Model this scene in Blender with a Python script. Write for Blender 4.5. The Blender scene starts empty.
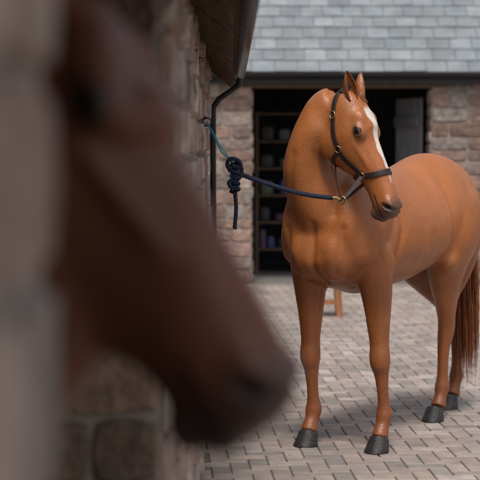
import bpy, math, random
import numpy as np
from mathutils import Vector, Matrix
from mathutils.bvhtree import BVHTree
random.seed(7); np.random.seed(7)
S=bpy.context.scene
COL=S.collection
# ------------------------------------------------------------------ helpers
def link(o,parent=None):
    COL.objects.link(o)
    if parent: o.parent=parent
    return o
def empty(name):
    return link(bpy.data.objects.new(name,None))
def mesh_obj(name,verts,faces,mat=None,parent=None,cols=None,smooth=False):
    me=bpy.data.meshes.new(name)
    me.from_pydata([tuple(v) for v in verts],[],[tuple(f) for f in faces]); me.update()
    if cols is not None:
        a=me.color_attributes.new(name='Col',type='FLOAT_COLOR',domain='POINT')
        c=np.ones((len(verts),4),dtype=np.float32); c[:,:3]=np.array(cols)[:,:3]
        a.data.foreach_set('color',c.ravel())
    if smooth: me.polygons.foreach_set('use_smooth',[True]*len(me.polygons))
    if mat: me.materials.append(mat)
    return link(bpy.data.objects.new(name,me),parent)
def prism(name,pts,z0,z1,mat,parent=None):
    n=len(pts)
    v=[(p[0],p[1],z0) for p in pts]+[(p[0],p[1],z1) for p in pts]
    f=[tuple(range(n))[::-1],tuple(range(n,2*n))]+[(i,(i+1)%n,n+(i+1)%n,n+i) for i in range(n)]
    return mesh_obj(name,v,f,mat,parent)
def box(name,x0,x1,y0,y1,z0,z1,mat,parent=None,bev=0):
    o=prism(name,[(x0,y0),(x1,y0),(x1,y1),(x0,y1)],z0,z1,mat,parent)
    if bev:
        m=o.modifiers.new('b','BEVEL'); m.width=bev; m.segments=2
    return o
def nodes(name):
    m=bpy.data.materials.new(name); m.use_nodes=True
    nt=m.node_tree; return m,nt,nt.nodes['Principled BSDF']
def mat_attr(name,rough=.8,scale=6,lo=.7,hi=1.2,bscale=40,bstr=.3,spec=.4,attr=True,color=(.5,.5,.5),sheen=0,stain=None,stretch=None,bdist=.01,detail=3,mid=None,fine=None):
    m,nt,b=nodes(name); N=nt.nodes; L=nt.links
    tc=N.new('ShaderNodeTexCoord'); mp=N.new('ShaderNodeMapping'); L.new(tc.outputs['Object'],mp.inputs['Vector'])
    if stretch: mp.inputs['Scale'].default_value=stretch
    n1=N.new('ShaderNodeTexNoise'); n1.inputs['Scale'].default_value=scale; n1.inputs['Detail'].default_value=detail
    L.new(mp.outputs[0],n1.inputs['Vector'])
    mr=N.new('ShaderNodeMapRange'); mr.inputs[1].default_value=.3; mr.inputs[2].default_value=.7; mr.inputs[3].default_value=lo; mr.inputs[4].default_value=hi
    L.new(n1.outputs['Fac'],mr.inputs[0])
    vm=N.new('ShaderNodeVectorMath'); vm.operation='SCALE'
    if attr:
        a=N.new('ShaderNodeAttribute'); a.attribute_name='Col'; L.new(a.outputs['Color'],vm.inputs[0])
    else: vm.inputs[0].default_value=color
    L.new(mr.outputs[0],vm.inputs['Scale'])
    out=vm.outputs[0]
    n2=N.new('ShaderNodeTexNoise'); n2.inputs['Scale'].default_value=bscale; n2.inputs['Detail'].default_value=3
    L.new(mp.outputs[0],n2.inputs['Vector'])
    if fine:
        r2=N.new('ShaderNodeMapRange'); r2.inputs[1].default_value=.3; r2.inputs[2].default_value=.7; r2.inputs[3].default_value=fine[0]; r2.inputs[4].default_value=fine[1]
        L.new(n2.outputs['Fac'],r2.inputs[0]); v2=N.new('ShaderNodeVectorMath'); v2.operation='SCALE'
        L.new(out,v2.inputs[0]); L.new(r2.outputs[0],v2.inputs['Scale']); out=v2.outputs[0]
    if stain:
        n3=N.new('ShaderNodeTexNoise'); n3.inputs['Scale'].default_value=stain[0]; n3.inputs['Detail'].default_value=3
        L.new(tc.outputs['Object'],n3.inputs['Vector'])
        r3=N.new('ShaderNodeMapRange'); r3.inputs[1].default_value=stain[2]; r3.inputs[2].default_value=stain[3]; r3.inputs[3].default_value=0; r3.inputs[4].default_value=stain[4]
        L.new(n3.outputs['Fac'],r3.inputs[0])
        mx=N.new('ShaderNodeMix'); mx.data_type='RGBA'; L.new(r3.outputs[0],mx.inputs[0]); L.new(out,mx.inputs[6]); mx.inputs[7].default_value=(*stain[1],1)
        out=mx.outputs[2]
    L.new(out,b.inputs['Base Color'])
    b.inputs['Roughness'].default_value=rough; b.inputs['Specular IOR Level'].default_value=spec
    if sheen: b.inputs['Sheen Weight'].default_value=sheen; b.inputs['Sheen Roughness'].default_value=.4
    bp=N.new('ShaderNodeBump'); bp.inputs['Strength'].default_value=bstr; bp.inputs['Distance'].default_value=bdist
    L.new(n2.outputs['Fac'],bp.inputs['Height'])
    if mid:
        n4=N.new('ShaderNodeTexNoise'); n4.inputs['Scale'].default_value=mid[0]; n4.inputs['Detail'].default_value=1
        L.new(tc.outputs['Object'],n4.inputs['Vector'])
        b4=N.new('ShaderNodeBump'); b4.inputs['Strength'].default_value=1; b4.inputs['Distance'].default_value=mid[1]
        L.new(n4.outputs['Fac'],b4.inputs['Height']); L.new(b4.outputs[0],bp.inputs['Normal'])
    L.new(bp.outputs[0],b.inputs['Normal'])
    return m
def mat_plain(name,color,rough=.5,metal=0,spec=.5,**k):
    m=mat_attr(name,rough=rough,attr=False,color=color,spec=spec,lo=.85,hi=1.12,scale=k.get('scale',12),bscale=k.get('bscale',60),bstr=k.get('bstr',.1),detail=2)
    m.node_tree.nodes['Principled BSDF'].inputs['Metallic'].default_value=metal
    return m
M_stone=mat_attr('sandstone',rough=.9,scale=14,lo=.62,hi=1.25,bscale=28,bstr=.9,spec=.25,stain=(2.2,(.15,.135,.12),.52,.72,.5),bdist=.02,detail=5)
M_mortar=mat_plain('lime_mortar',(.30,.255,.22),.95,bstr=.6,bscale=40)
M_paver=mat_attr('clay_paver',rough=.68,scale=9,lo=.80,hi=1.15,bscale=120,bstr=.4,spec=.45,stain=(.9,(.18,.155,.14),.45,.75,.6),bdist=.004,fine=(.85,1.12))
M_joint=mat_plain('joint_sand',(.18,.155,.14),.95,bstr=.5,bscale=90)
M_slate=mat_attr('slate',rough=.42,scale=5,lo=.8,hi=1.15,bscale=30,bstr=.25,spec=.5,stain=(1.5,(.17,.175,.16),.5,.75,.4))
M_black=mat_plain('black_gutter_paint',(.012,.012,.014),.35)
M_timber=mat_attr('old_timber',attr=False,color=(.13,.08,.05),rough=.75,scale=5,lo=.6,hi=1.3,stretch=(6,6,.6),bscale=20,bstr=.4)
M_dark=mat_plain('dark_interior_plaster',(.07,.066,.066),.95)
M_leather=mat_plain('dark_leather',(.026,.014,.011),.45,bscale=250,bstr=.25)
M_brass=mat_plain('brass',(.42,.28,.12),.38,metal=1,bstr=.03)
M_rope=mat_plain('navy_rope',(.014,.022,.055),.85,bscale=500,bstr=.6)
M_twine=mat_plain('blue_twine',(.03,.40,.50),.7)
M_hoof=mat_attr('hoof_horn',attr=False,color=(.026,.024,.025),rough=.36,scale=20,lo=.6,hi=1.6,stretch=(1,1,8),bscale=60,bstr=.35)
M_eye=mat_plain('eye_dark',(.008,.005,.004),.06,bstr=0)
M_coat=mat_attr('chestnut_coat',rough=.36,scale=2.8,lo=.80,hi=1.15,bscale=200,bstr=.55,spec=.5,bdist=.004,detail=5,mid=(7,.008),fine=(.85,1.13),stretch=(1,1,.35))
M_coat2=mat_attr('bay_coat',rough=.45,scale=7,lo=.8,hi=1.2,bscale=170,bstr=.3,spec=.28,bdist=.004)
M_skin=mat_attr('bare_skin',rough=.5,scale=20,bscale=200,bstr=.2,lo=.9,hi=1.1)
M_hair=mat_attr('horse_hair',attr=True,rough=.45,scale=40,lo=.7,hi=1.3,bscale=200,bstr=.1)
# ------------------------------------------------------------------ masonry
def stone_course(V,F,C,O,U,Nn,length,z0,z1,ch,sw,depth,pal,taper=None):
    O=np.array(O,float);U=np.array(U,float);U/=np.linalg.norm(U);Nn=np.array(Nn,float);Nn/=np.linalg.norm(Nn)
    z=z0; g=.006
    while z<z1-.03:
        h=min(random.uniform(*ch),z1-z)
        if z1-z-h<.05: h=z1-z
        x=0
        while x<length-.01:
            w=min(random.uniform(*sw)*(1 if h>.11 else 1.15),length-x)
            if length-x-w<.08: w=length-x
            c=np.array(random.choice(pal))*random.uniform(.75,1.25)
            d=depth*random.uniform(.5,1.25)
            nx,nz=7,5; base=len(V)
            def re(q,n,size):
                if q==0: return 0
                if q==n-1: return 1
                e=.012/size
                return e+(q-1)/(n-3)*(1-2*e)
            for j in range(nz):
                for i in range(nx):
                    edge=i in(0,nx-1) or j in(0,nz-1)
                    dd=0 if edge else d*random.uniform(.72,1.12)
                    ss=re(i,nx,w); tt=re(j,nz,h)
                    jx=random.uniform(-.006,.006); jz=random.uniform(-.006,.006)
                    if edge: jx*=.7;jz*=.7
                    if (i in(0,1,nx-2,nx-1)) and (j in(0,1,nz-2,nz-1)):
                        ss=.5+(ss-.5)*(1-.012/w); tt=.5+(tt-.5)*(1-.02/h); dd*=.8
                    p=O+U*(x+g+(w-2*g)*ss+jx)+Nn*dd
                    V.append((p[0],p[1],z+g+(h-2*g)*tt+jz))
                    C.append(c)
            for j in range(nz-1):
                for i in range(nx-1):
                    a=base+j*nx+i; F.append((a,a+1,a+nx+1,a+nx))
            x+=w
        z+=h
PINK=[(.30,.20,.165),(.34,.25,.21),(.25,.165,.13),(.38,.30,.25),(.22,.17,.15),(.33,.22,.18),(.28,.24,.215)]
PINKL=[(.38,.27,.225),(.42,.32,.27),(.33,.235,.19),(.44,.36,.31),(.32,.26,.225)]
BRN_SHADE=[(.17,.115,.085),(.20,.135,.10),(.14,.10,.075),(.21,.16,.125)]  # darker brown for the far reveal, its shade put into the stone colour
# --- left stable block
def wx(y): return -.171-.00525*y
JN,JF=1.55,4.2
lb=empty('stone_stable_block')
V,F,C=[],[],[]
u=(-.00525,1,0); n=(1,.00525,0)
TH=.45
stone_course(V,F,C,(wx(-3),-3,0),u,n,3+JN,0,2.34,(.14,.26),(.2,.5),.02,PINKL)
stone_course(V,F,C,(wx(JF),JF,0),u,n,7.4,0,2.34,(.10,.22),(.16,.42),.034,PINKL)
stone_course(V,F,C,(wx(JF)-TH,JF,0),(1,0,0),(0,-1,0),TH-.004,0,2.12,(.14,.26),(.2,.45),.02,BRN_SHADE)
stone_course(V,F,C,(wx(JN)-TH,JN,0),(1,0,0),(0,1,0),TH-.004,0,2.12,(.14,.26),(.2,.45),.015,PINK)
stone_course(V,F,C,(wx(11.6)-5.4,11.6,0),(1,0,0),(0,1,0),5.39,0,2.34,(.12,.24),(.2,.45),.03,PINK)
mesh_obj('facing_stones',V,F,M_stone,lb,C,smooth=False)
prism('wall_core_near',[(wx(-3)-TH,-3),(wx(-3)-.002,-3),(wx(JN)-.002,JN-.002),(wx(JN)-TH,JN-.002)],0,2.36,M_mortar,lb)
prism('wall_core_far',[(wx(JF)-TH,JF+.002),(wx(JF)-.002,JF+.002),(wx(11.6)-.002,11.598),(wx(11.6)-TH,11.598)],0,2.36,M_mortar,lb)
prism('lintel',[(wx(JN)-TH+.01,JN),(wx(JN)-.01,JN),(wx(JF)-.01,JF),(wx(JF)-TH+.01,JF)],2.12,2.358,M_timber,lb)
box('rear_wall',-6.0,-5.6,-3,11.598,0,2.36,M_dark,lb)
box('gable_wall_far',-5.598,wx(11.6)-TH-.002,11.2,11.598,0,2.36,M_dark,lb)
box('gable_wall_near',-5.598,wx(-3)-TH-.002,-3,-2.6,0,2.36,M_dark,lb)
for yy,nm in((11.3,'gable_top_far'),(-2.9,'gable_top_near')):
    mesh_obj(nm,[(-6,yy,2.37),(-.25,yy,2.37),(-3.1,yy,4.6)],[(0,1,2)],M_mortar,lb)
def slates(name,E0,E1,up,gauge,wid,rows,parent,pal,lift=.012):
    V,F,C=[],[],[]
    E0=Vector(E0);E1=Vector(E1);d=(E1-E0);Ln=d.length;d.normalize();up=Vector(up).normalized();nn=d.cross(up).normalized()
    if nn.z<0: nn=-nn
    for r in range(rows):
        x=-(wid/2 if r%2 else 0)+random.uniform(-.02,.0)
        while x<Ln:
            w=wid*random.uniform(.93,1.07)
            a=max(x,0)+.003;b=min(x+w,Ln)-.003
            if b-a>.03:
                l0=lift*random.uniform(1.0,1.5); c=np.array(random.choice(pal))*random.uniform(.9,1.1)
                j=random.uniform(-.008,.008)
                base=len(V)
                for (q,s,hh) in((a,0,l0),(b,0,l0),(b,1,0.001),(a,1,.001)):
                    p=E0+d*q+up*(r*gauge+(j if s==0 else gauge*1.15))+nn*(hh+.006); V.append(p[:]);C.append(c)
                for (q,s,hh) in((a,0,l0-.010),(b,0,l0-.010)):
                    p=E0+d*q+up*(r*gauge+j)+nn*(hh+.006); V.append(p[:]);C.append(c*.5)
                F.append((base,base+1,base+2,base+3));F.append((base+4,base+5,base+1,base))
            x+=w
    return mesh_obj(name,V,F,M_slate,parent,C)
SL=[(.20,.225,.245),(.225,.25,.27),(.185,.205,.225),(.24,.26,.275),(.21,.23,.245)]
EV=.20
ez=2.13; pitch=math.radians(38)
e0=(wx(-3)+EV,-3.2,ez); e1=(wx(11.6)+EV,11.75,ez)
run=3.15
top0=(e0[0]-run,e0[1],ez+run*math.tan(pitch)); top1=(e1[0]-run,e1[1],ez+run*math.tan(pitch))
th=Vector((math.sin(pitch),0,math.cos(pitch)))*.03
mesh_obj('roof_boarding',[e0,e1,top1,top0]+[tuple(Vector(p)+th) for p in(e0,e1,top1,top0)],[(0,3,2,1),(4,5,6,7),(0,1,5,4),(3,7,6,2),(0,4,7,3),(1,2,6,5)],M_timber,lb)
ob=tuple((top0[0]-run,e0[1],ez)),tuple((top1[0]-run,e1[1],ez))
mesh_obj('roof_rear_slope',[top0,top1,ob[1],ob[0]],[(0,1,2,3)],M_slate,lb,[(.2,.22,.24)]*4)
s0=tuple(Vector(e0)+th); s1=tuple(Vector(e1)+th)
slates('roof_slates',s0,s1,(-math.cos(pitch),0,math.sin(pitch)),.22,.3,18,lb,SL)
V,F=[],[]
def addbox(V,F,p0,dx,dy,dz):
    b=len(V);p0=Vector(p0);dx=Vector(dx);dy=Vector(dy);dz=Vector(dz)
    for k in range(8):
        V.append((p0+dx*(k&1)+dy*((k>>1)&1)+dz*((k>>2)&1))[:])
    for f in((0,1,3,2),(4,6,7,5),(0,4,5,1),(2,3,7,6),(0,2,6,4),(1,5,7,3)): F.append(tuple(b+i for i in f))
y=-3.0
sl=Vector((-math.cos(pitch),0,math.sin(pitch)))
while y<11.7:
    p=Vector((wx(y)+EV-.02,y,ez-.075)); addbox(V,F,p,sl*1.2,(0,.055,0),(0,0,.072)); y+=.34
for k in range(4):
    p=Vector((wx(-3)+EV,-3,ez-.028))+sl*(.03+.085*k); addbox(V,F,p,sl*.03,Vector(u)*14.7,(0,0,.024))
mesh_obj('rafters_and_battens',V,F,M_timber,lb)
def pipe(name,pts,r,mat,parent=None,res=4,cyc=False):
    cu=bpy.data.curves.new(name,'CURVE');cu.dimensions='3D';cu.bevel_depth=r;cu.bevel_resolution=res
    sp=cu.splines.new('POLY');sp.points.add(len(pts)-1);sp.use_cyclic_u=cyc
    for i,p in enumerate(pts): sp.points[i].co=(*p,1)
    sp.use_smooth=True
    cu.materials.append(mat);cu.use_fill_caps=True
    return link(bpy.data.objects.new(name,cu),parent)
def gutter(name,a,b,r,mat,parent):
    V,F=[],[];a=Vector(a);b=Vector(b);d=(b-a).normalized();s=d.cross(Vector((0,0,1)))
    n=12
    for P in(a,b):
        for i in range(n+1):
            t=math.pi*i/n
            for rr in(r,r-.006): V.append((P+s*math.cos(t)*rr+Vector((0,0,-math.sin(t)*rr)))[:])
    m=2*(n+1)
    for i in range(n):
        F+= [(2*i,2*i+2,m+2*i+2,m+2*i),(2*i+1,m+2*i+1,m+2*i+3,2*i+3),(2*i,2*i+1,2*i+3,2*i+2)]
    F+=[(0,m,m+1,1),(2*n,2*n+1,m+2*n+1,m+2*n)]
    return mesh_obj(name,V,F,mat,parent,smooth=True)
gutter('gutter',(wx(-3)+EV+.03,-3.2,ez+.02),(wx(11.6)+EV+.03,11.8,ez+.02),.036,M_black,lb)
gx=wx(11.6)
pipe('downpipe',[(gx+EV+.03,11.5,ez-.01),(gx+EV+.02,11.5,ez-.06),(gx+.09,11.5,ez-.15),(gx+.050,11.5,ez-.21),(gx+.050,11.5,.05)],.022,M_black,lb)
V,F=[],[]
y=1.66
while y<4.1:
    addbox(V,F,(-.55,y,.08),(.03,0,0),(0,.125,0),(0,0,1.0)); y+=.13
addbox(V,F,(-.515,1.64,.9),(.02,0,0),(0,2.5,0),(0,0,.12)); addbox(V,F,(-.515,1.64,.2),(.02,0,0),(0,2.5,0),(0,0,.12))
addbox(V,F,(-.57,1.63,1.08),(.08,0,0),(0,2.54,0),(0,0,.03))
mesh_obj('stable_half_door',V,F,M_timber)
# --- back building
bb=empty('slate_roofed_stable'); BY=20.5
ox0,ox1,oz=.14,2.30,2.34
V,F,C=[],[],[]
COUR=dict(ch=(.12,.19),sw=(.2,.48),depth=.018,pal=PINK)
stone_course(V,F,C,(-5,BY,0),(1,0,0),(0,-1,0),5+ox0,0,2.44,**COUR)
stone_course(V,F,C,(ox1,BY,0),(1,0,0),(0,-1,0),6,0,2.44,**COUR)
stone_course(V,F,C,(ox0,BY,0),(0,1,0),(1,0,0),.4,0,2.34,**COUR)
stone_course(V,F,C,(ox1,BY,0),(0,1,0),(-1,0,0),.4,0,2.34,**COUR)
mesh_obj('facing_stones',V,F,M_stone,bb,C)
box('left_wall',-5,ox0-.003,BY+.003,BY+.4,0,2.5,M_mortar,bb)
box('right_wall',ox1+.003,ox1+6,BY+.003,BY+.4,0,2.5,M_mortar,bb)
box('opening_lintel',ox0-.2,ox1+.2,BY-.03,BY+.002,2.36,2.47,M_timber,bb)
box('wall_above_opening',ox0-.002,ox1+.002,BY+.004,BY+.4,2.36,2.5,M_timber,bb)
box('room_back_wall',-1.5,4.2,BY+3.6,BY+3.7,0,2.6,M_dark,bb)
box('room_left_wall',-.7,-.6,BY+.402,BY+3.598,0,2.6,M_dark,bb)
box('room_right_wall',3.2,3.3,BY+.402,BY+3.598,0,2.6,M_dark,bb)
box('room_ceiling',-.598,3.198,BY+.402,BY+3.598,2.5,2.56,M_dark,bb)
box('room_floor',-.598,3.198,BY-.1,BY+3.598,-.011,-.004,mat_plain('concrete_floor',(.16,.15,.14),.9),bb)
p2=math.radians(38); a0=(-5.3,BY-.14,2.53);a1=(8.6,BY-.14,2.53);rn=3.6;hh=rn*math.tan(p2)
mesh_obj('roof_deck',[a0,a1,(a1[0],BY-.14+rn,2.53+hh),(a0[0],BY-.14+rn,2.53+hh),(a0[0],BY+2*rn,2.5),(a1[0],BY+2*rn,2.5)],[(0,1,2,3),(3,2,5,4)],M_timber,bb)
slates('roof_slates',(-5.3,BY-.17,2.53),(8.6,BY-.17,2.53),(0,math.cos(p2),math.sin(p2)),.235,.26,19,bb,SL)
box('fascia',-5.3,8.6,BY-.10,BY-.075,2.40,2.52,M_black,bb)
gutter('gutter',(-5.3,BY-.19,2.53),(8.6,BY-.19,2.53),.06,M_black,bb)
M_door=mat_attr('grey_painted_door',attr=False,color=(.22,.22,.23),rough=.6,scale=4,lo=.7,hi=1.1,stretch=(8,8,1),bscale=20,bstr=.2)
V,F=[],[]
for k in range(8):
    addbox(V,F,(ox1-.06-.03*k,BY+.42+.12*k,.05),(-.03,.0,0),(-.0,.115,0),(0,0,2.2))
for z in(.3,1.1,1.9): addbox(V,F,(ox1-.11-.0,BY+.42,z),(-.02,0,0),(-.2,.9,0),(0,0,.12))
mesh_obj('open_plank_door',V,F,M_door)
sh=empty('shelving_unit'); 
V,F=[],[]
for x in(.2,.78,1.35):
    addbox(V,F,(x,BY+1.6,0),(.04,0,0),(0,.4,0),(0,0,2.1))
for z in(.3,.65,1.0,1.35,1.7,2.06): addbox(V,F,(.24,BY+1.61,z),(1.12,0,0),(0,.38,0),(0,0,.025))
mesh_obj('frame',V,F,M_timber,sh)
V,F,C=[],[],[]
for z in(.325,.675,1.025,1.375,1.725):
    x=.26
    while x<1.3:
        w=random.uniform(.06,.2);h=random.uniform(.1,.26);c=random.choice([(.2,.2,.22),(.2,.07,.06),(.06,.08,.22),(.12,.12,.13),(.3,.28,.25),(.04,.04,.04),(.12,.13,.09),(.12,.06,.13)])
        nb=len(V)
        for i in range(12):
            t=2*math.pi*i/12; rx=abs(math.cos(t))**.5*math.copysign(1,math.cos(t)); ry=abs(math.sin(t))**.5*math.copysign(1,math.sin(t))
            for (q,zz) in((.92,0),(1,.02),(1,h*.85),(.7,h)): V.append((x+w/2+rx*w*.48*q,BY+1.78+ry*min(w,.26)*.48*q,z+zz+.002)); C.append(c)
        for i in range(12):
            for k in range(3):
                a=nb+i*4+k;b=nb+((i+1)%12)*4+k; F.append((a,b,b+1,a+1))
        F.append([nb+i*4+3 for i in range(12)])
        x+=w+random.uniform(.01,.08)
M_goods=mat_attr('stored_goods',rough=.5)
mesh_obj('stored_tins_and_tubs',V,F,M_goods,sh,C)
# ------------------------------------------------------------------ pavers & ground
box('ground',-150,150,-150,150,-.5,-.0085,M_joint)
V,F,C=[],[],[]
W=.102;rot=math.radians(3);cr,sr=math.cos(rot),math.sin(rot)
PP=[(.37,.31,.28),(.33,.27,.24),(.41,.35,.32),(.30,.25,.225),(.36,.285,.245),(.30,.265,.245),(.38,.305,.265)]
for i in range(-50,110):
    for j in range(10,225):
        k=(i-j)%4
        if k==0: dx,dy=2,1
        elif k==3: dx,dy=1,2
        else: continue
        x0,y0=i*W,j*W
        cx,cy=x0+dx*W/2,y0+dy*W/2
        X=cx*cr-cy*sr;Y=cx*sr+cy*cr
        if X<-1.2 and Y<BY-9: continue
        if X<-2.5 or X>6 or Y>BY-.16 or Y<1.2: continue
        if Y<11.65 and X<wx(Y)+.02: continue
        hx,hy=dx*W/2-.003,dy*W/2-.003
        c=np.array(random.choice(PP))*random.uniform(.80,1.14)
        z=random.uniform(-.0015,.0015);b=len(V)
        for (e,zz) in((0,-.012),(0,-.005),(.005,0)):
            for (sx,sy) in((-1,-1),(1,-1),(1,1),(-1,1)):
                px,py=cx+sx*(hx-e),cy+sy*(hy-e)
                V.append((px*cr-py*sr,px*sr+py*cr,z+zz+random.uniform(-.0007,.0007)));C.append(c if zz==0 else c*.85)
        F.append((b+8,b+9,b+10,b+11))
        for q in(0,4):
            for s in range(4):
                s2=(s+1)%4;F.append((b+q+s,b+q+s2,b+q+4+s2,b+q+4+s))
mesh_obj('brick_paving',V,F,M_paver,None,C)
# ------------------------------------------------------------------ body building
def catmull(P,sub):
    P=np.array(P,float);n=len(P);out=[]
    for i in range(n-1):
        p0=P[max(i-1,0)];p1=P[i];p2=P[i+1];p3=P[min(i+2,n-1)]
        for s in range(sub):
            t=s/sub
            out.append(.5*((2*p1)+(-p0+p2)*t+(2*p0-5*p1+4*p2-p3)*t*t+(-p0+3*p1-3*p2+p3)*t**3))
    out.append(P[-1]);return np.array(out)
class Acc:
    def __init__(s): s.V=[];s.F=[]
    def add(s,v,f):
        b=len(s.V);s.V+= [tuple(x) for x in v];s.F+=[tuple(b+i for i in q) for q in f]
def tube(pts,ref,sub=5,seg=28,k=0.0):
    P=[list(p)+(list(ref) if len(p)==5 else []) for p in pts]
    Q=catmull(P,sub);T=np.gradient(Q[:,:3],axis=0);T/=np.linalg.norm(T,axis=1)[:,None]
    V=[];F=[];fr=[]
    for q,t in zip(Q,T):
        r=q[5:8];A=r-np.dot(r,t)*t;A/=np.linalg.norm(A);B=np.cross(t,A);fr.append((q[:3],A,B,t,max(q[3],.003),max(q[4],.003)))
        for i in range(seg):
            th=2*math.pi*i/seg;c,s_=math.cos(th),math.sin(th)
            V.append(q[:3]+A*c*max(q[3],.003)+B*s_*max(q[4],.003)*(1+k*c))
    n=len(Q)
    for i in range(n-1):
        for j in range(seg):
            j2=(j+1)%seg;F.append((i*seg+j,i*seg+j2,(i+1)*seg+j2,(i+1)*seg+j))
    F.append(tuple(range(seg))[::-1]);F.append(tuple((n-1)*seg+j for j in range(seg)))
    return V,F,fr
def ell(c,r,ax=None,seg=20,rg=12):
    V=[];F=[];R=np.eye(3) if ax is None else np.array(ax,float)
    for j in range(1,rg):
        ph=math.pi*j/rg
        for i in range(seg):
            th=2*math.pi*i/seg
            l=np.array([r[0]*math.sin(ph)*math.cos(th),r[1]*math.sin(ph)*math.sin(th),r[2]*math.cos(ph)])
            V.append(np.array(c)+R.T@l)
    a=len(V);V.append(np.array(c)+R.T@np.array([0,0,r[2]]));V.append(np.array(c)-R.T@np.array([0,0,r[2]]))
    for j in range(rg-2):
        for i in range(seg):
            i2=(i+1)%seg;F.append((j*seg+i,(j+1)*seg+i,(j+1)*seg+i2,j*seg+i2))
    for i in range(seg):
        F.append((a,i,(i+1)%seg));F.append((a+1,(rg-2)*seg+(i+1)%seg,(rg-2)*seg+i))
    return V,F
def rotax(axis,deg):
    return np.array(Matrix.Rotation(math.radians(deg),3,axis))
def hair(name,strands,mat,parent,cols,width=.004):
    V,F,C=[],[],[]
    for st,col in zip(strands,cols):
        st=np.array(st);n=len(st);b=len(V)
        side=np.cross(st[-1]-st[0],np.random.normal(size=3));side/=np.linalg.norm(side)+1e-9
        for i,p in enumerate(st):
            w=width*(1-.85*(i/(n-1))**2)*.5
            V.append(p-side*w);V.append(p+side*w);C+=[col,col]
        for i in range(n-1): F.append((b+2*i,b+2*i+1,b+2*i+3,b+2*i+2))
    return mesh_obj(name,V,F,mat,parent,C,smooth=True)
def segdist(Q,poly):
    d=np.full(len(Q),9.)
    for a,b in zip(poly[:-1],poly[1:]):
        a=np.array(a,float);b=np.array(b,float);ab=b-a
        t=np.clip(((Q-a)@ab)/(ab@ab),0,1);d=np.minimum(d,np.linalg.norm(Q-(a+t[:,None]*ab),axis=1))
    return d

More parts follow.
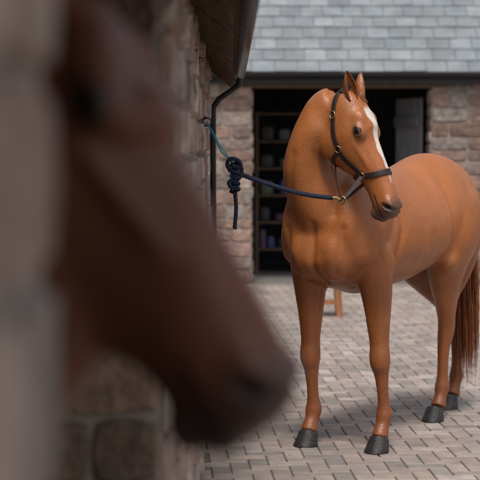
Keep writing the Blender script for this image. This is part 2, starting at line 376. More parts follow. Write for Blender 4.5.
def make_horse(name,org,f2,neck,hpos,hdir,tilt,hs,hoofs,pal,voxel,coat,blaze=False,maneside=1,muz=1.0,deep=0.0):
    root=empty(name)
    f=np.array([f2[0],f2[1],0.]);f/=np.linalg.norm(f);l=np.array([-f[1],f[0],0.]);zz=np.array([0,0,1.])
    O=np.array([org[0],org[1],0.])
    def Lw(v): 
        v=np.asarray(v);return O+np.outer(v[...,0].ravel(),f)+np.outer(v[...,1].ravel(),l)+np.outer(v[...,2].ravel(),zz)
    h=np.array([hdir[0],hdir[1],0.]);h/=np.linalg.norm(h)
    t=math.radians(tilt);hu=h*math.sin(t)-zz*math.cos(t);hv=h*math.cos(t)+zz*math.sin(t);hw=np.cross(h,zz)
    HP=np.array(hpos,float)
    def Hw(v): v=np.asarray(v,float);return HP+hs*(np.outer(v[...,0].ravel(),hu)+np.outer(v[...,1].ravel(),hv)+np.outer(v[...,2].ravel(),hw))
    def Hinv(P): d=(P-HP)/hs;return np.stack([d@hu,d@hv,d@hw],1)
    A=Acc();Hd=Acc()
    tr=[(.33,0,1.12,.07,.08),(.29,0,1.12,.17,.17),(.18,0,1.15,.265,.24),(.03,0,1.19,.34,.265),(-.12,0,1.215,.38,.27),(-.30,0,1.205,.355,.285),(-.5,0,1.20,.335,.30),(-.72,0,1.225,.320,.305),(-.92,0,1.275,.315,.29),(-1.08,0,1.31,.315,.285),(-1.25,0,1.315,.285,.27),(-1.42,0,1.28,.23,.22),(-1.53,0,1.24,.13,.14)]
    A.add(*tube(tr,(0,0,1),k=-.13)[:2])
    A.add(*tube([(-1.38,0,1.46,.06,.06),(-1.5,0,1.44,.05,.05),(-1.58,0,1.35,.04,.04),(-1.60,0,1.2,.03,.03)],(1,0,0.3))[:2])
    nv,nf,nfr=tube(neck,(1,0,0),k=.0)
    A.add(nv,nf)
    for s,(hx,hy) in zip((1,-1),hoofs[:2]):
        Y=lambda q:.20*s*(1-q)+hy*q
        A.add(*tube([(-.14,.10*s,1.52,.06,.05),(-.06,.17*s,1.38,.13,.09),(.06,.20*s,1.23,.15,.105),(.15,.19*s,1.12,.115,.10),(.18,.17*s,1.03,.06,.06)],(1,0,0.2))[:2])
        A.add(*tube([(.0,.12*s,1.50,.10,.08),(.13,.14*s,1.36,.13,.10),(.20,.14*s,1.22,.115,.11),(.22,.13*s,1.12,.08,.09)],(1,0,0.2))[:2])
        A.add(*tube([(.10,.19*s,1.12,.10,.095),(-.02,.215*s,1.03,.125,.09),(-.11,.21*s,.97,.075,.065)],(0,0,1))[:2])
        A.add(*tube([(.01,Y(0),1.12,.14,.10),(hx*.1+.01,Y(.1),.98,.128,.096),(hx*.3+.005,Y(.3),.86,.102,.085),(hx*.5+.01,Y(.5),.72,.076,.068),(hx*.7+.02,Y(.7),.59,.057,.054),
            (hx*.8+.028,Y(.8),.52,.060,.058),(hx*.85+.028,Y(.85),.475,.058,.056),(hx*.9+.018,Y(.9),.42,.042,.042),(hx*.95+.01,Y(.95),.33,.0375,.032),(hx-.0,Y(1),.25,.039,.034),
            (hx-.004,Y(1),.195,.051,.047),(hx+.015,Y(1),.145,.040,.039),(hx+.037,Y(1),.105,.045,.044),(hx+.05,Y(1),.075,.052,.050)],(1,0,0),seg=20)[:2])
        A.add(*tube([(.05,Y(.05)+.05*s,1.02,.05,.03),(.045,Y(.3)+.045*s,.86,.045,.028),(.04,Y(.55)+.03*s,.70,.028,.02),(.03,Y(.75)+.01*s,.58,.015,.012)],(1,0,0),seg=12)[:2])
        A.add(*tube([(hx-.038,Y(.9),.43,.010,.012),(hx-.040,Y(.97),.33,.009,.011),(hx-.040,Y(1),.22,.010,.012)],(1,0,0),seg=10)[:2])
        A.add(*ell((hx*.85-.014,Y(.85),.50),(.038,.033,.045)))
        A.add(*ell((hx-.037,Y(1),.19),(.024,.028,.032)))
        A.add(*ell((.235,.095*s,1.08),(.11,.095,.15),rotax('Y',-15)))
    for s,(hx,hy) in zip((1,-1),hoofs[2:]):
        d=hx+1.2
        X=lambda x,q:x+d*q
        Y=lambda q:.17*s*(1-q)+hy*q
        A.add(*tube([(-1.10,.11*s,1.47,.12,.08),(X(-1.15,.05),.155*s,1.32,.24,.14),(X(-1.12,.15),.18*s,1.15,.25,.135),(X(-1.10,.3),Y(.2),.99,.195,.12),(X(-1.13,.5),Y(.4),.86,.13,.096),(X(-1.19,.7),Y(.6),.74,.09,.072),
            (X(-1.25,.85),Y(.8),.63,.067,.054),(X(-1.28,.95),Y(.9),.56,.067,.051),(X(-1.275,1),Y(.95),.50,.056,.047),(X(-1.265,1),Y(1),.43,.044,.038),(X(-1.255,1),Y(1),.33,.039,.033),(X(-1.25,1),Y(1),.25,.041,.035),
            (X(-1.247,1),Y(1),.195,.051,.046),(X(-1.225,1),Y(1),.145,.040,.039),(X(-1.205,1),Y(1),.105,.045,.044),(X(-1.19,1),Y(1),.075,.052,.050)],(1,0,0.0),seg=22)[:2])
        A.add(*tube([(-1.40,.12*s,1.24,.12,.10),(X(-1.38,.1),.14*s,1.07,.11,.09),(X(-1.33,.4),Y(.3),.89,.068,.06),(X(-1.305,.7),Y(.6),.74,.037,.03),(X(-1.325,.9),Y(.85),.635,.028,.024),(X(-1.335,.97),Y(.9),.590,.028,.026),(X(-1.305,1),Y(.95),.50,.026,.026)],(1,0,0),seg=16)[:2])
        A.add(*ell((X(-.98,.3),.20*s,1.0),(.085,.07,.10)))
        A.add(*ell((X(-1.287,1),Y(1),.19),(.024,.028,.032)))
    HS=[(-.05,-.02,.07,.06),(.0,-.02,.10,.078),(.06,-.035,.13,.092),(.12,-.052,.152,.100),(.18,-.06,.152,.104),(.24,-.052,.132,.092),(.31,-.032,.104,.072),(.38,-.016,.082,.059),(.45,-.012,.071,.054),(.51,-.014,.069,.056),(.56,-.018,.066,.058),(.595,-.024,.054,.050),(.615,-.028,.03,.03)]
    dw=[0,0,.2,.6,1,1.2,1.3,1.3,1,.8,.6,.5,.5]
    pts=[(a,b-c*deep*q,0,c*(1+deep*q),e*(1 if i<8 else muz)) for i,((a,b,c,e),q) in enumerate(zip(HS,dw))]
    Hd.add(*tube(pts,(0,1,0),k=.13,seg=36)[:2])
    dc=deep*.09
    for s in(1,-1):
        Hd.add(*ell((.165,-.115-dc,.058*s),(.10,.10,.038)))
        Hd.add(*ell((.175,.038,.074*s),(.05,.030,.030)))
        Hd.add(*ell((.12,.035,.055*s),(.06,.05,.035)))
        Hd.add(*tube([(.20,-.015,.088*s,.016,.012),(.30,-.005,.070*s,.013,.010),(.38,.0,.055*s,.008,.006)],(0,1,0),seg=10)[:2])
        Hd.add(*tube([(.30,.045,.02*s,.014,.014),(.42,.035,.02*s,.012,.012),(.52,.03,.022*s,.012,.012)],(0,1,0),seg=10)[:2])
        Hd.add(*ell((.555,.014,.043*s*muz),(.044,.030,.024)))
    Hd.add(*ell((.562,-.085-dc,0),(.035,.024,.036)))
    Hd.add(*ell((.592,-.058-dc*.6,0),(.028,.026,.040)))
    Vw=np.vstack([Lw(np.array(A.V)),Hw(np.array(Hd.V))]);nA=len(A.V)
    Fw=A.F+[tuple(nA+i for i in q) for q in Hd.F]
    tmp=mesh_obj('tmp_'+name,Vw,Fw)
    m=tmp.modifiers.new('r','REMESH');m.mode='VOXEL';m.voxel_size=voxel
    dg=bpy.context.evaluated_depsgraph_get();me=bpy.data.meshes.new_from_object(tmp.evaluated_get(dg))
    bpy.data.objects.remove(tmp)
    n=len(me.vertices);P=np.empty(n*3);me.vertices.foreach_get('co',P);P=P.reshape(-1,3)
    E=np.empty(len(me.edges)*2,dtype=np.int64);me.edges.foreach_get('vertices',E);E=E.reshape(-1,2)
    deg=np.bincount(E.ravel(),minlength=n).astype(float)
    def lap(P):
        o=np.zeros_like(P)
        for c in range(P.shape[1]):
            o[:,c]=np.bincount(E[:,0],P[E[:,1],c],n)+np.bincount(E[:,1],P[E[:,0],c],n)
        return o/deg[:,None]-P
    def hmask(H,P):
        U_,V_,W_=H[:,0],H[:,1],H[:,2]
        rv=np.interp(U_,[-.05,.1,.25,.35,.7],[.24,.24,.22,.15,.14])+deep*.05;rw=np.interp(U_,[-.05,.2,.3,.7],[.15,.15,.11,.10])
        return (U_>-.05)&(U_<.7)&(((V_+.03)/rv)**2+(W_/rw)**2<1)&(P[:,2]>1.1)
    H=Hinv(P);ishead=hmask(H,P)&(H[:,0]>0)
    legw=np.clip((P[:,2]-.55)/.4,0,1)
    wgt=np.where(ishead,.16,.18+.82*legw)[:,None]
    for _ in range(8): wgt=wgt+.6*lap(wgt)
    for _ in range(int(30*(.008/voxel)**1.2)):
        P=P+.62*wgt*lap(P); 
    sm=lambda x,a,b:np.clip((x-a)/(b-a),0,1)**2*(3-2*np.clip((x-a)/(b-a),0,1))
    me.vertices.foreach_set('co',P.ravel());me.update()
    NR=np.empty(n*3);me.vertices.foreach_get('normal',NR);NR=NR.reshape(-1,3)
    Ll=P-O;LX=Ll@f;LY=Ll@l;LZ=P[:,2];XZ=np.stack([LX,LZ],1)
    dsp=np.zeros(n);hd0=hmask(Hinv(P),P)
    lat=[([(-.14,1.53),(.03,1.40),(.14,1.26),(.20,1.12)],.030,.012),
         ([(-.20,1.42),(-.215,1.22),(-.16,1.03)],.034,.017),
         ([(.03,1.28),(.0,1.16),(-.08,1.07)],.022,.012),
         ([(.12,1.13),(.06,1.02),(.03,.90),(.03,.74)],.014,.008),
         ([(-.84,1.44),(-.86,1.24),(-.90,1.03)],.045,.016),
         ([(-1.24,1.42),(-1.27,1.15),(-1.24,.92)],.026,.010),
         ([(-.35,1.02),(-.6,.985),(-.82,1.03)],.03,.007)]
    for poly,wd,dp in lat:
        dd=segdist(XZ,poly);dsp+=dp*np.exp(-(dd/wd)**2)*(np.abs(LY)>.07)
    for k_ in range(7):
        xr=-.30-.075*k_; xx=LX-(xr-.12*(1.2-LZ))
        dsp+=.0014*np.exp(-(xx/.016)**2)*sm(LZ,.92,1.02)*(1-sm(LZ,1.28,1.4))*(np.abs(LY)>.15)
    YZ=np.stack([LY,LZ],1)
    dsp+=.016*np.exp(-(segdist(YZ,[(0,1.24),(0,.93)])/.022)**2)*(LX>.15)
    for s in(1,-1):
        dsp+=.012*np.exp(-(segdist(YZ,[(s*.17,1.22),(s*.155,1.08),(s*.12,.98)])/.024)**2)*(LX>.10)
        dsp+=.007*np.exp(-(segdist(YZ,[(s*.12,1.30),(s*.085,1.45),(s*.06,1.62)])/.022)**2)*(LX>.24)
    dsp*=~hd0
    P=P-NR*dsp[:,None]
    for _ in range(3): P=P+.4*(wgt>.5)*lap(P)
    H=Hinv(P);U_,V_,W_=H[:,0],H[:,1],H[:,2]
    base=np.array(pal['base']);col=np.tile(base,(n,1))
    def mixc(mask,c):
        nonlocal col
        mask=np.clip(mask,0,1)[:,None];col=col*(1-mask)+np.array(c)*mask
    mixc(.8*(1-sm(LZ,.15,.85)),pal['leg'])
    mixc(.6*(1-sm(LZ,.85,1.15))*sm(LZ,.7,.85),pal['belly_shade'])  # underside shading of belly and chest painted into the coat colour
    hm=hmask(H,P).astype(float)
    mixc(hm*.5*sm(U_,.05,.3),pal['face'])
    mixc(hm*.85*sm(U_,.50,.585),pal['muzzle'])
    mixc(hm*.6*sm(U_,.40,.56)*(1-sm(V_,-.07,-.03)),pal['muzzle'])
    mixc(hm*.7*np.exp(-(((U_-.175)/.036)**2+((V_-.03)/.026)**2)),pal['muzzle'])
    if blaze:
        bw=.016+.016*np.exp(-((U_-.12)/.06)**2)+.003*np.sin(U_*70)
        bw=bw*(1-.5*sm(U_,.26,.46))
        bm=hm*sm(V_,-.005,.02)*(1-sm(np.abs(W_-.004*np.sin(U_*30)),bw,bw+.006))*sm(U_,.06,.09)*(1-sm(U_,.40,.48))
        mixc(bm*.92,(.74,.68,.63))
    disp=np.zeros(n)
    for s in(1,-1):
        sw_=(W_*s>0.015)
        e=((U_-.570)/.022)**2+(((V_-.012)-(U_-.570)*.6)/.0135)**2
        g=np.exp(-e**1.5)*sw_*hm; disp-=.018*g; mixc(g*1.3,(.006,.004,.004))
        rim=np.exp(-((np.sqrt(e)-1.5)/.35)**2)*sw_*hm; disp+=.0035*rim
    ml=-.048+(.60-U_)*.10-dc*.6
    g=np.exp(-((V_-ml)/.0045)**2)*sm(U_,.475,.50)*(1-sm(U_,.63,.66))*hm
    disp-=.005*g;mixc(g*.8,(.01,.007,.006))
    inward=Hw(np.stack([U_*0+np.minimum(U_,.56),np.full(n,-.01),np.zeros(n)],1))-P
    inward/=np.linalg.norm(inward,axis=1)[:,None]+1e-9
    P=P-disp[:,None]*inward
    me.vertices.foreach_set('co',P.ravel())
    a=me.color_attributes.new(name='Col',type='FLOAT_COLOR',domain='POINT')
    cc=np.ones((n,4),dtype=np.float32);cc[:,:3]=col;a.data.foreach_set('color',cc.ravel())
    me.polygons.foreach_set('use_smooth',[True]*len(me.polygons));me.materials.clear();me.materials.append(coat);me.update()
    ob=link(bpy.data.objects.new('body',me),root)
    bvh=BVHTree.FromPolygons([Vector(p) for p in P],[tuple(p.vertices) for p in me.polygons])
    def surf(u_,phi,vc=-.03):
        c=Hw(np.array([u_,vc,0]))[0];d=math.cos(phi)*hv+math.sin(phi)*hw
        r=bvh.ray_cast(Vector(c),Vector(d),.26*hs)
        if r[0] is None: return Vector(c+d*.1),Vector(d)
        nn=r[1]
        if nn.dot(Vector(d))<0: nn=-nn
        return r[0],nn
    for s in(1,-1):
        p,nn=surf(.178,s*math.radians(62),-.02)
        c=p-nn*.0125*hs
        X=Vector(hu);Yv=nn.cross(X).normalized();X=Yv.cross(nn).normalized()
        bpy.ops.mesh.primitive_uv_sphere_add(segments=24,ring_count=16,radius=.0215*hs,location=c)
        e=bpy.context.object;e.name='eye';e.data.materials.append(M_eye);e.parent=root
        e.data.polygons.foreach_set('use_smooth',[True]*len(e.data.polygons))
        lv,lf=[],[];NN=28
        for i in range(NN):
            a_=2*math.pi*i/NN
            ctr=c+nn*.0125*hs+X*math.cos(a_)*.0235*hs+Yv*math.sin(a_)*.0145*hs
            rd=(X*math.cos(a_)+Yv*math.sin(a_)).normalized()
            for k_ in range(8):
                b_=2*math.pi*k_/8;lv.append((ctr+rd*math.cos(b_)*.0065*hs+nn*math.sin(b_)*.0045*hs)[:])
        for i in range(NN):
            for k_ in range(8):
                lf.append((i*8+k_,((i+1)%NN)*8+k_,((i+1)%NN)*8+(k_+1)%8,i*8+(k_+1)%8))
        mesh_obj('eyelid',lv,lf,M_skin,root,[np.array(pal['muzzle'])*.9+np.array(pal['base'])*.12]*len(lv),smooth=True)
    for s in(1,-1):
        B=np.array([-.005,.058,.050*s]);Ax=np.array([-.93,.20,.12*s]);Ax/=np.linalg.norm(Ax)
        D=np.array([.1,.75,.55*s]);D-=D@Ax*Ax;D/=np.linalg.norm(D);Sd=np.cross(Ax,D)
        rad=np.interp(np.linspace(0,1,14),[0,.12,.35,.6,.8,.93,1],[.026,.031,.036,.031,.020,.009,.001])
        ev,ef,ec=[],[],[]
        for i,tt in enumerate(np.linspace(0,1,14)):
            for j in range(15):
                an=math.radians(-128+256*j/14)
                r=rad[i]
                p=B+Ax*(-.03+.150*tt)+r*(math.sin(an)*Sd*.85-math.cos(an)*D*.8)+D*.014*tt*tt
                ev.append(p)
                ec.append(np.array(pal['base'])*(.85 if 1<j<13 else .6) if tt<.85 else np.array(pal['leg'])*.7)
        for i in range(13):
            for j in range(14): a_=i*15+j;ef.append((a_,a_+1,a_+16,a_+15))
        eo=mesh_obj('ear',Hw(np.array(ev)),ef,coat,root,ec,smooth=True)
        mm=eo.modifiers.new('s','SOLIDIFY');mm.thickness=.006;mm.offset=0
        eo.modifiers.new('ss','SUBSURF').render_levels=1
    for hx,hy in hoofs:
        hv_,hf_=[],[];sg=28
        prof=[(.094,.047,.048),(.086,.054,.055),(.078,.055,.056),(.03,.068,.064),(0.006,.075,.069),(0,.072,.066)]
        for (z,ra,rb) in prof:
            for i in range(sg):
                an=2*math.pi*i/sg;c_,s_=math.cos(an),math.sin(an)
                x=ra*c_ if c_>0 else ra*c_*.80
                hv_.append((hx+.05+(.092-z)*.42+x,hy+rb*s_,z-(.034*(1-c_)*.5 if z>.05 else (.012*(1-c_)*.5 if z>.02 else 0))))
        for i in range(len(prof)-1):
            for j in range(sg): j2=(j+1)%sg;hf_.append((i*sg+j,i*sg+j2,(i+1)*sg+j2,(i+1)*sg+j))
        hf_.append(tuple(range(sg)));hf_.append(tuple((len(prof)-1)*sg+j for j in range(sg)))
        mesh_obj('hoof',Lw(np.array(hv_)),hf_,M_hoof,root,smooth=True).modifiers.new('e','EDGE_SPLIT').split_angle=math.radians(60)
    st=[];cs=[]
    nfr2=[q for q in nfr if q[0][2]>1.42]
    for _ in range(1100):
        q=random.uniform(0,len(nfr2)-1.01);i=int(q);fq=q-i
        c=nfr2[i][0]*(1-fq)+nfr2[i+1][0]*fq;A_=nfr2[i][1];B_=nfr2[i][2];T_=nfr2[i][3];ra=nfr2[i][4]*(1-fq)+nfr2[i+1][4]*fq;rb=nfr2[i][5]
        ln=random.uniform(.10,.20);p0=c-A_*(ra-.015)+B_*random.uniform(-.01,.01);pts=[]
        for k_ in range(7):
            tt=k_/6
            pts.append(p0-A_*(.048*math.sin(min(tt*2.4,1.57))*random.uniform(.8,1.1))+B_*maneside*(rb*1.1*math.sin(min(tt*1.9,1.57)))-np.array([0,0,1])*ln*tt**1.3+A_*.05*tt-T_*.0)
        st.append(Lw(np.array(pts)));cs.append(np.array(pal['hair'])*random.uniform(.7,1.3))
    hair('mane',st,M_hair,root,cs,.006)
    st=[];cs=[]
    for _ in range(200):
        w0=random.uniform(-.026,.026);ln=random.uniform(.05,.11);pts=[]
        for k_ in range(6):
            tt=k_/5;uu=-.055+ln*tt
            ps_,_n=surf(max(uu,-.03),math.radians(w0*500),-.02)
            q_=Hinv(np.array([ps_[:]]))[0]
            pts.append((uu,q_[1]+.004+random.uniform(-.002,.004)-(.02 if uu<-.03 else 0),q_[2]-.008*tt))
        st.append(Hw(np.array(pts)));cs.append(np.array(pal['hair'])*random.uniform(.7,1.3))
    hair('forelock',st,M_hair,root,cs,.004)
    st=[];cs=[]
    for _ in range(1300):
        an=random.uniform(0,6.28);r0=math.sqrt(random.random());ln=random.uniform(.6,.95);z0=random.uniform(1.05,1.42);pts=[]
        for k_ in range(9):
            tt=k_/8;R_=.03+.06*math.sin(min(tt*2.2,2.6))
            pts.append((-1.60-.02*math.sin(tt*3)+math.cos(an)*r0*R_+random.uniform(-.003,.003),math.sin(an)*r0*R_+.04*tt,z0-ln*tt))
        st.append(Lw(np.array(pts)));cs.append(np.array(pal['hair'])*random.uniform(.6,1.25))
    hair('tail',st,M_hair,root,cs,.007)
    return dict(root=root,surf=surf,Hw=Hw,Lw=Lw,hu=hu,hv=hv,hw=hw,hs=hs)

CH=dict(base=(.385,.128,.036),leg=(.23,.068,.022),belly_shade=(.21,.064,.022),face=(.34,.106,.032),muzzle=(.070,.044,.037),hair=(.25,.078,.025))
neck1=[(-.06,0,1.24,.33,.22,1,0,0),(.12,-.03,1.37,.265,.185,1,0,0),(.24,-.065,1.54,.205,.138,1,0,0),(.29,-.04,1.70,.165,.106,.9,.4,0),(.295,.035,1.83,.14,.094,.5,.85,0),(.305,.125,1.895,.10,.082,.1,1,0)]
h1=make_horse('chestnut_horse',(.56,9.36),(-.52,-.854),neck1,(.567,9.0,1.90),(.85,-.53),25,1.08,[(-.02,.255),(.0,-.175),(-1.14,.07),(-1.64,-.06)],CH,.008,M_coat,blaze=True)
BR=dict(base=(.140,.050,.027),leg=(.03,.018,.014),belly_shade=(.11,.042,.025),face=(.140,.052,.031),muzzle=(.040,.028,.026),hair=(.012,.009,.009))
neck2=[(-.06,0,1.12,.33,.19,1,0,0),(.13,0,1.24,.30,.17,1,0,0),(.30,0,1.37,.28,.14,1,0,0),(.43,0,1.49,.26,.12,1,0,0),(.52,0,1.60,.235,.105,1,0,0),(.60,0,1.76,.15,.09,1,0,0)]
h2=make_horse('bay_horse',(-.834,2.195),(.98,-.2),neck2,(-.246,2.075,1.842),(.927,-.375),33,.95,[(0,.17),(0,-.17),(-1.2,.15),(-1.25,-.15)],BR,.010,M_coat2,maneside=1,muz=1.12,deep=.36)
# ------------------------------------------------------------------ halter
hal=empty('leather_halter')
surf=h1['surf'];rad=math.radians
def ribbon(name,P,Nn,width,thick,closed=False,mat=None,parent=None):
    P=np.array(P);Nn=np.array(Nn);Nn=Nn/np.linalg.norm(Nn,axis=1)[:,None]
    T=np.gradient(P,axis=0)
    T/=np.linalg.norm(T,axis=1)[:,None]
    V,F=[],[];n=len(P)
    for p,nn,t in zip(P,Nn,T):
        sd=np.cross(t,nn);sd/=np.linalg.norm(sd);q=p+nn*.004
        for (a,b) in((-1,0),(-1,.7),(-.8,1),(.8,1),(1,.7),(1,0)): V.append(q+sd*a*width/2+nn*b*thick)
    m=n-1
    for i in range(m):
        for k in range(6):
            i2=(i+1)%n;F.append((i*6+k,i*6+(k+1)%6,i2*6+(k+1)%6,i2*6+k))
    return mesh_obj(name,V,F,M_leather,hal)
def strap(name,guide,width=.024,thick=.005,closed=False,vc=-.03):
    G=catmull([(a,b) for a,b in guide],10)
    P=[];Nn=[]
    for a,b in G:
        p,nn=surf(a,rad(b),vc);P.append(np.array(p));Nn.append(np.array(nn))
    P=np.array(P);Nn=np.array(Nn)
    for _ in range(8):
        P[1:-1]=.5*P[1:-1]+.25*(P[:-2]+P[2:]);Nn[1:-1]=.5*Nn[1:-1]+.25*(Nn[:-2]+Nn[2:])
    return ribbon(name,P,Nn,width,thick)
def torus(name,c,nn,R,r,mat,parent,sx=1.0,ref=None):
    c=Vector(c);nn=Vector(nn).normalized();X=Vector(ref) if ref is not None else Vector((0,0,1));X=(X-X.dot(nn)*nn).normalized();Y=nn.cross(X)
    V,F=[],[];a=24;b=10
    for i in range(a):
        t=2*math.pi*i/a;rd=X*math.cos(t)*sx+Y*math.sin(t)
        for k in range(b):
            q=2*math.pi*k/b;V.append((c+rd*(R+r*math.cos(q))+nn*r*math.sin(q))[:])
    for i in range(a):
        for k in range(b): F.append((i*b+k,((i+1)%a)*b+k,((i+1)%a)*b+(k+1)%b,i*b+(k+1)%b))
    return mesh_obj(name,V,F,mat,parent,smooth=True)
K=Vector((-.026,8.75,1.53))
strap('noseband',[(.385+.02*math.cos(rad(q)),q) for q in range(0,360,20)]+[(.405,360)],width=.031)
for s in(1,-1):
    strap('cheekpiece',[(.37,s*112),(.32,s*122),(.26,s*128),(.215,s*126)],width=.028)
    strap('crownpiece',[(.21,s*124),(.13,s*120),(.06,s*108),(.0,s*92),(-.04,s*65),(-.055,s*35),(-.06,0)],width=.028)
    strap('throat_strap',[(.215,s*126),(.235,s*142),(.25,s*160),(.255,s*180)])
    for (a,b,R) in((.375,110,.017),(.212,125,.018)):
        p,nn=surf(a,s*rad(b));torus('ring',p+nn*.010,nn,R,.003,M_brass,hal)
    p,nn=surf(.05,s*rad(106));torus('buckle',p+nn*.010,nn,.017,.003,M_brass,hal,1.25,h1['hu'])
ringc=Vector((.527,8.76,1.385))
for nm,ph in(('lower_noseband_near',112),('lower_noseband_far',-112)):
    p0,n0=surf(.375,rad(ph));pm=(p0+ringc)/2+Vector((0,0,-.006))
    ps=catmull([p0[:],pm[:],ringc[:]],8)
    sd=Vector(h1['hw'])*(1 if ph>0 else -1)
    ribbon(nm,ps,[sd[:]]*len(ps),.024,.005)
ps,nn=surf(.255,rad(180));pp=catmull([ps[:],((ps+ringc)/2+Vector(h1['hv'])*(-.006))[:],ringc[:]],8)
ribbon('jaw_strap',pp,[(Vector(h1['hw'])*.8-Vector(h1['hv'])*.6)[:]]*len(pp),.022,.005)
torus('lead_ring',ringc,Vector(h1['hw']),.019,.004,M_brass,hal)
# ------------------------------------------------------------------ lead rope, twine, wall ring
def twisted(name,pts,r,mat,parent,pitch=.045,strands=3):
    P=catmull(pts,24);
    seg=np.linalg.norm(np.diff(P,axis=0),axis=1);s=np.concatenate([[0],np.cumsum(seg)]);n=max(int(s[-1]/.006),8)
    Q=np.stack([np.interp(np.linspace(0,s[-1],n),s,P[:,k]) for k in range(3)],1)
    T=np.gradient(Q,axis=0);T/=np.linalg.norm(T,axis=1)[:,None]
    cu=bpy.data.curves.new(name,'CURVE');cu.dimensions='3D';cu.bevel_depth=r*.56;cu.bevel_resolution=2
    A=np.cross(T[0],[.3,.2,.9]);A/=np.linalg.norm(A);As=[]
    for t in T:
        A=A-np.dot(A,t)*t;A/=np.linalg.norm(A);As.append(A.copy())
    for k in range(strands):
        sp=cu.splines.new('POLY');sp.points.add(n-1)
        for i in range(n):
            ph=2*math.pi*(k/strands+i/pitch*(s[-1]/(n-1)));B=np.cross(T[i],As[i])
            p=Q[i]+(As[i]*math.cos(ph)+B*math.sin(ph))*r*.5;sp.points[i].co=(*p,1)
    cu.materials.append(mat);return link(bpy.data.objects.new(name,cu),parent)
rope=empty('lead_rope')
td=(K-ringc).normalized()
R0=Vector(ringc)+td*.05
mid=(R0+K)/2
twisted('rope_line',[R0[:],(R0*.75+K*.25+Vector((0,0,-.018)))[:],(mid+Vector((0,0,-.02)))[:],(R0*.25+K*.75+Vector((0,0,-.012)))[:],K[:]],.0125,M_rope,rope)
pipe('snap_hook',[(Vector(ringc)+td*.012)[:],(Vector(ringc)+td*.03+Vector((0,0,.006)))[:],(R0+td*.01)[:]],.007,M_brass,rope)
kn=[]
for i in range(34):
    a=i*1.05;kn.append((K.x+math.cos(a)*.018,K.y+math.sin(a)*.018,K.z+.05-.15*i/33))
twisted('quick_release_knot',kn,.012,M_rope,rope)
twisted('knot_loop',[(K.x-.02,K.y,K.z+.0),(K.x-.04,K.y-.01,K.z+.04),(K.x-.02,K.y-.015,K.z+.07),(K.x+.025,K.y-.01,K.z+.05),(K.x+.03,K.y,K.z-.02),(K.x-.03,K.y-.02,K.z-.05),(K.x-.01,K.y-.02,K.z-.09)],.011,M_rope,rope)
twisted('rope_tail',[(K.x,K.y,K.z-.10),(K.x+.006,K.y,K.z-.19),(K.x-.002,K.y,K.z-.29)],.011,M_rope,rope)
wy=8.9;wr=Vector((wx(wy)+.045,wy,1.79))
tw=empty('baler_twine')
pipe('twine_strand_a',[wr[:],((wr+K)/2+Vector((0,0,.0)))[:],(K+Vector((-.01,0,.05)))[:]],.0035,M_twine,tw)
pipe('twine_strand_b',[(wr+Vector((.004,0,-.012)))[:],((wr+K)/2+Vector((.0,0,-.022)))[:],(K+Vector((.0,0,.035)))[:]],.0035,M_twine,tw)
pipe('twine_end',[(K+Vector((-.01,0,.04)))[:],(K+Vector((-.025,-.01,.0)))[:],(K+Vector((-.02,-.02,-.05)))[:]],.003,M_twine,tw)
wrg=empty('wall_tie_ring')
torus('ring',wr+Vector((0,0,0)),(0,1,.2),.022,.004,M_black,wrg)
pipe('staple',[(wx(wy)-.03,wy,1.808),(wx(wy)+.045,wy,1.812)],.006,M_black,wrg)
# ------------------------------------------------------------------ small things in the yard
stl=empty('wooden_stool')
cx,cy=.87,16.6
V,F=[],[]
for sx in(-1,1):
    for sy in(-1,1): addbox(V,F,(cx+sx*.10-.03,cy+sy*.12-.025,0),(.06,0,0),(0,.05,0),(-sx*.02,0,.34))
addbox(V,F,(cx-.16,cy-.17,.34),(.32,0,0),(0,.34,0),(0,0,.05)); addbox(V,F,(cx-.10,cy-.135,.12),(.2,0,0),(0,.02,0),(0,0,.05))
mesh_obj('frame',V,F,mat_attr('orange_pine',attr=False,color=(.33,.14,.06),rough=.6,scale=6,stretch=(6,6,.8)),stl)
V,F=[],[]
for (z,r) in((0,.10),(.24,.135),(.245,.14),(.235,.125),(.02,.09)):
    for i in range(24): V.append((2.32+r*math.cos(i*math.pi/12),19.9+r*math.sin(i*math.pi/12),z))
for k in range(4):
    for i in range(24): j=(i+1)%24;F.append((k*24+i,k*24+j,k*24+24+j,k*24+24+i))
F.append(tuple(range(96,120)))
mesh_obj('white_bucket',V,F,mat_plain('white_plastic',(.7,.7,.68),.4),smooth=True)
st=[];cs=[]
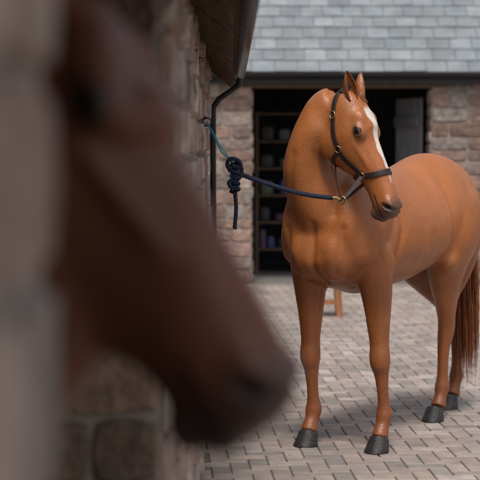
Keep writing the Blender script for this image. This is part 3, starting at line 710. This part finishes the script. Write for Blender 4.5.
for _ in range(900):
    x=random.choice([random.gauss(2.45,.10),random.uniform(2.35,5.5),random.uniform(-2,.1)]);y0=BY-.06-random.random()*.12
    hgt=random.uniform(.03,.12)*(1.6 if abs(x-2.45)<.2 else .6);dx,dy=random.uniform(-.05,.05),random.uniform(-.06,.02)
    st.append([(x+dx*t,y0+dy*t*t,hgt*t*(1.2-.2*t)) for t in(0,.33,.66,1)]);cs.append((.05*random.uniform(.7,1.4),.11*random.uniform(.7,1.3),.025))
hair('grass_weeds',st,mat_attr('weeds',rough=.7),None,cs,.012)
st=[];cs=[]
for _ in range(260):
    y=random.uniform(4.5,19);x=random.uniform(-.1,3.6) if random.random()<.6 else wx(min(y,11.5))+abs(random.gauss(.05,.06))
    a=random.uniform(0,6.28);ln=random.uniform(.02,.07);z=.003
    st.append([(x,y,z),(x+math.cos(a)*ln*.5,y+math.sin(a)*ln*.5,z+.003),(x+math.cos(a+.2)*ln,y+math.sin(a+.2)*ln,z)])
    cs.append(np.array((.42,.33,.18))*random.uniform(.5,1.1))
hair('loose_straw',st,mat_attr('straw',rough=.7),None,cs,.004)
# ------------------------------------------------------------------ light, world, camera
w=bpy.data.worlds.new('World');S.world=w;w.use_nodes=True
nt=w.node_tree;bg=nt.nodes['Background'];sk=nt.nodes.new('ShaderNodeTexSky');sk.sky_type='NISHITA';sk.sun_disc=False
sd=Vector((.0,-.46,.88)).normalized()
sk.sun_elevation=math.asin(sd.z);sk.sun_rotation=math.atan2(sd.x,sd.y);sk.air_density=1;sk.dust_density=4;sk.ozone_density=1
hsv=nt.nodes.new('ShaderNodeHueSaturation');hsv.inputs['Saturation'].default_value=.45
nt.links.new(sk.outputs[0],hsv.inputs['Color']);nt.links.new(hsv.outputs[0],bg.inputs[0]);bg.inputs[1].default_value=.145
su=bpy.data.lights.new('sun','SUN');su.energy=2.3;su.angle=math.radians(13);su.color=(1,.95,.87)
so=link(bpy.data.objects.new('sun',su));so.rotation_euler=(-sd).to_track_quat('-Z','Y').to_euler()
cam=bpy.data.cameras.new('camera');co=link(bpy.data.objects.new('camera',cam));co.location=(0,0,1.67)
co.rotation_euler=(math.radians(90)-math.atan(95/1700),0,0);cam.sensor_width=24;cam.sensor_height=24;cam.lens=85;cam.clip_start=.05;cam.clip_end=500
cam.dof.use_dof=True;cam.dof.focus_distance=9.0;cam.dof.aperture_fstop=2.4
S.camera=co
S.view_settings.view_transform='Standard';S.view_settings.look='None';S.view_settings.exposure=0
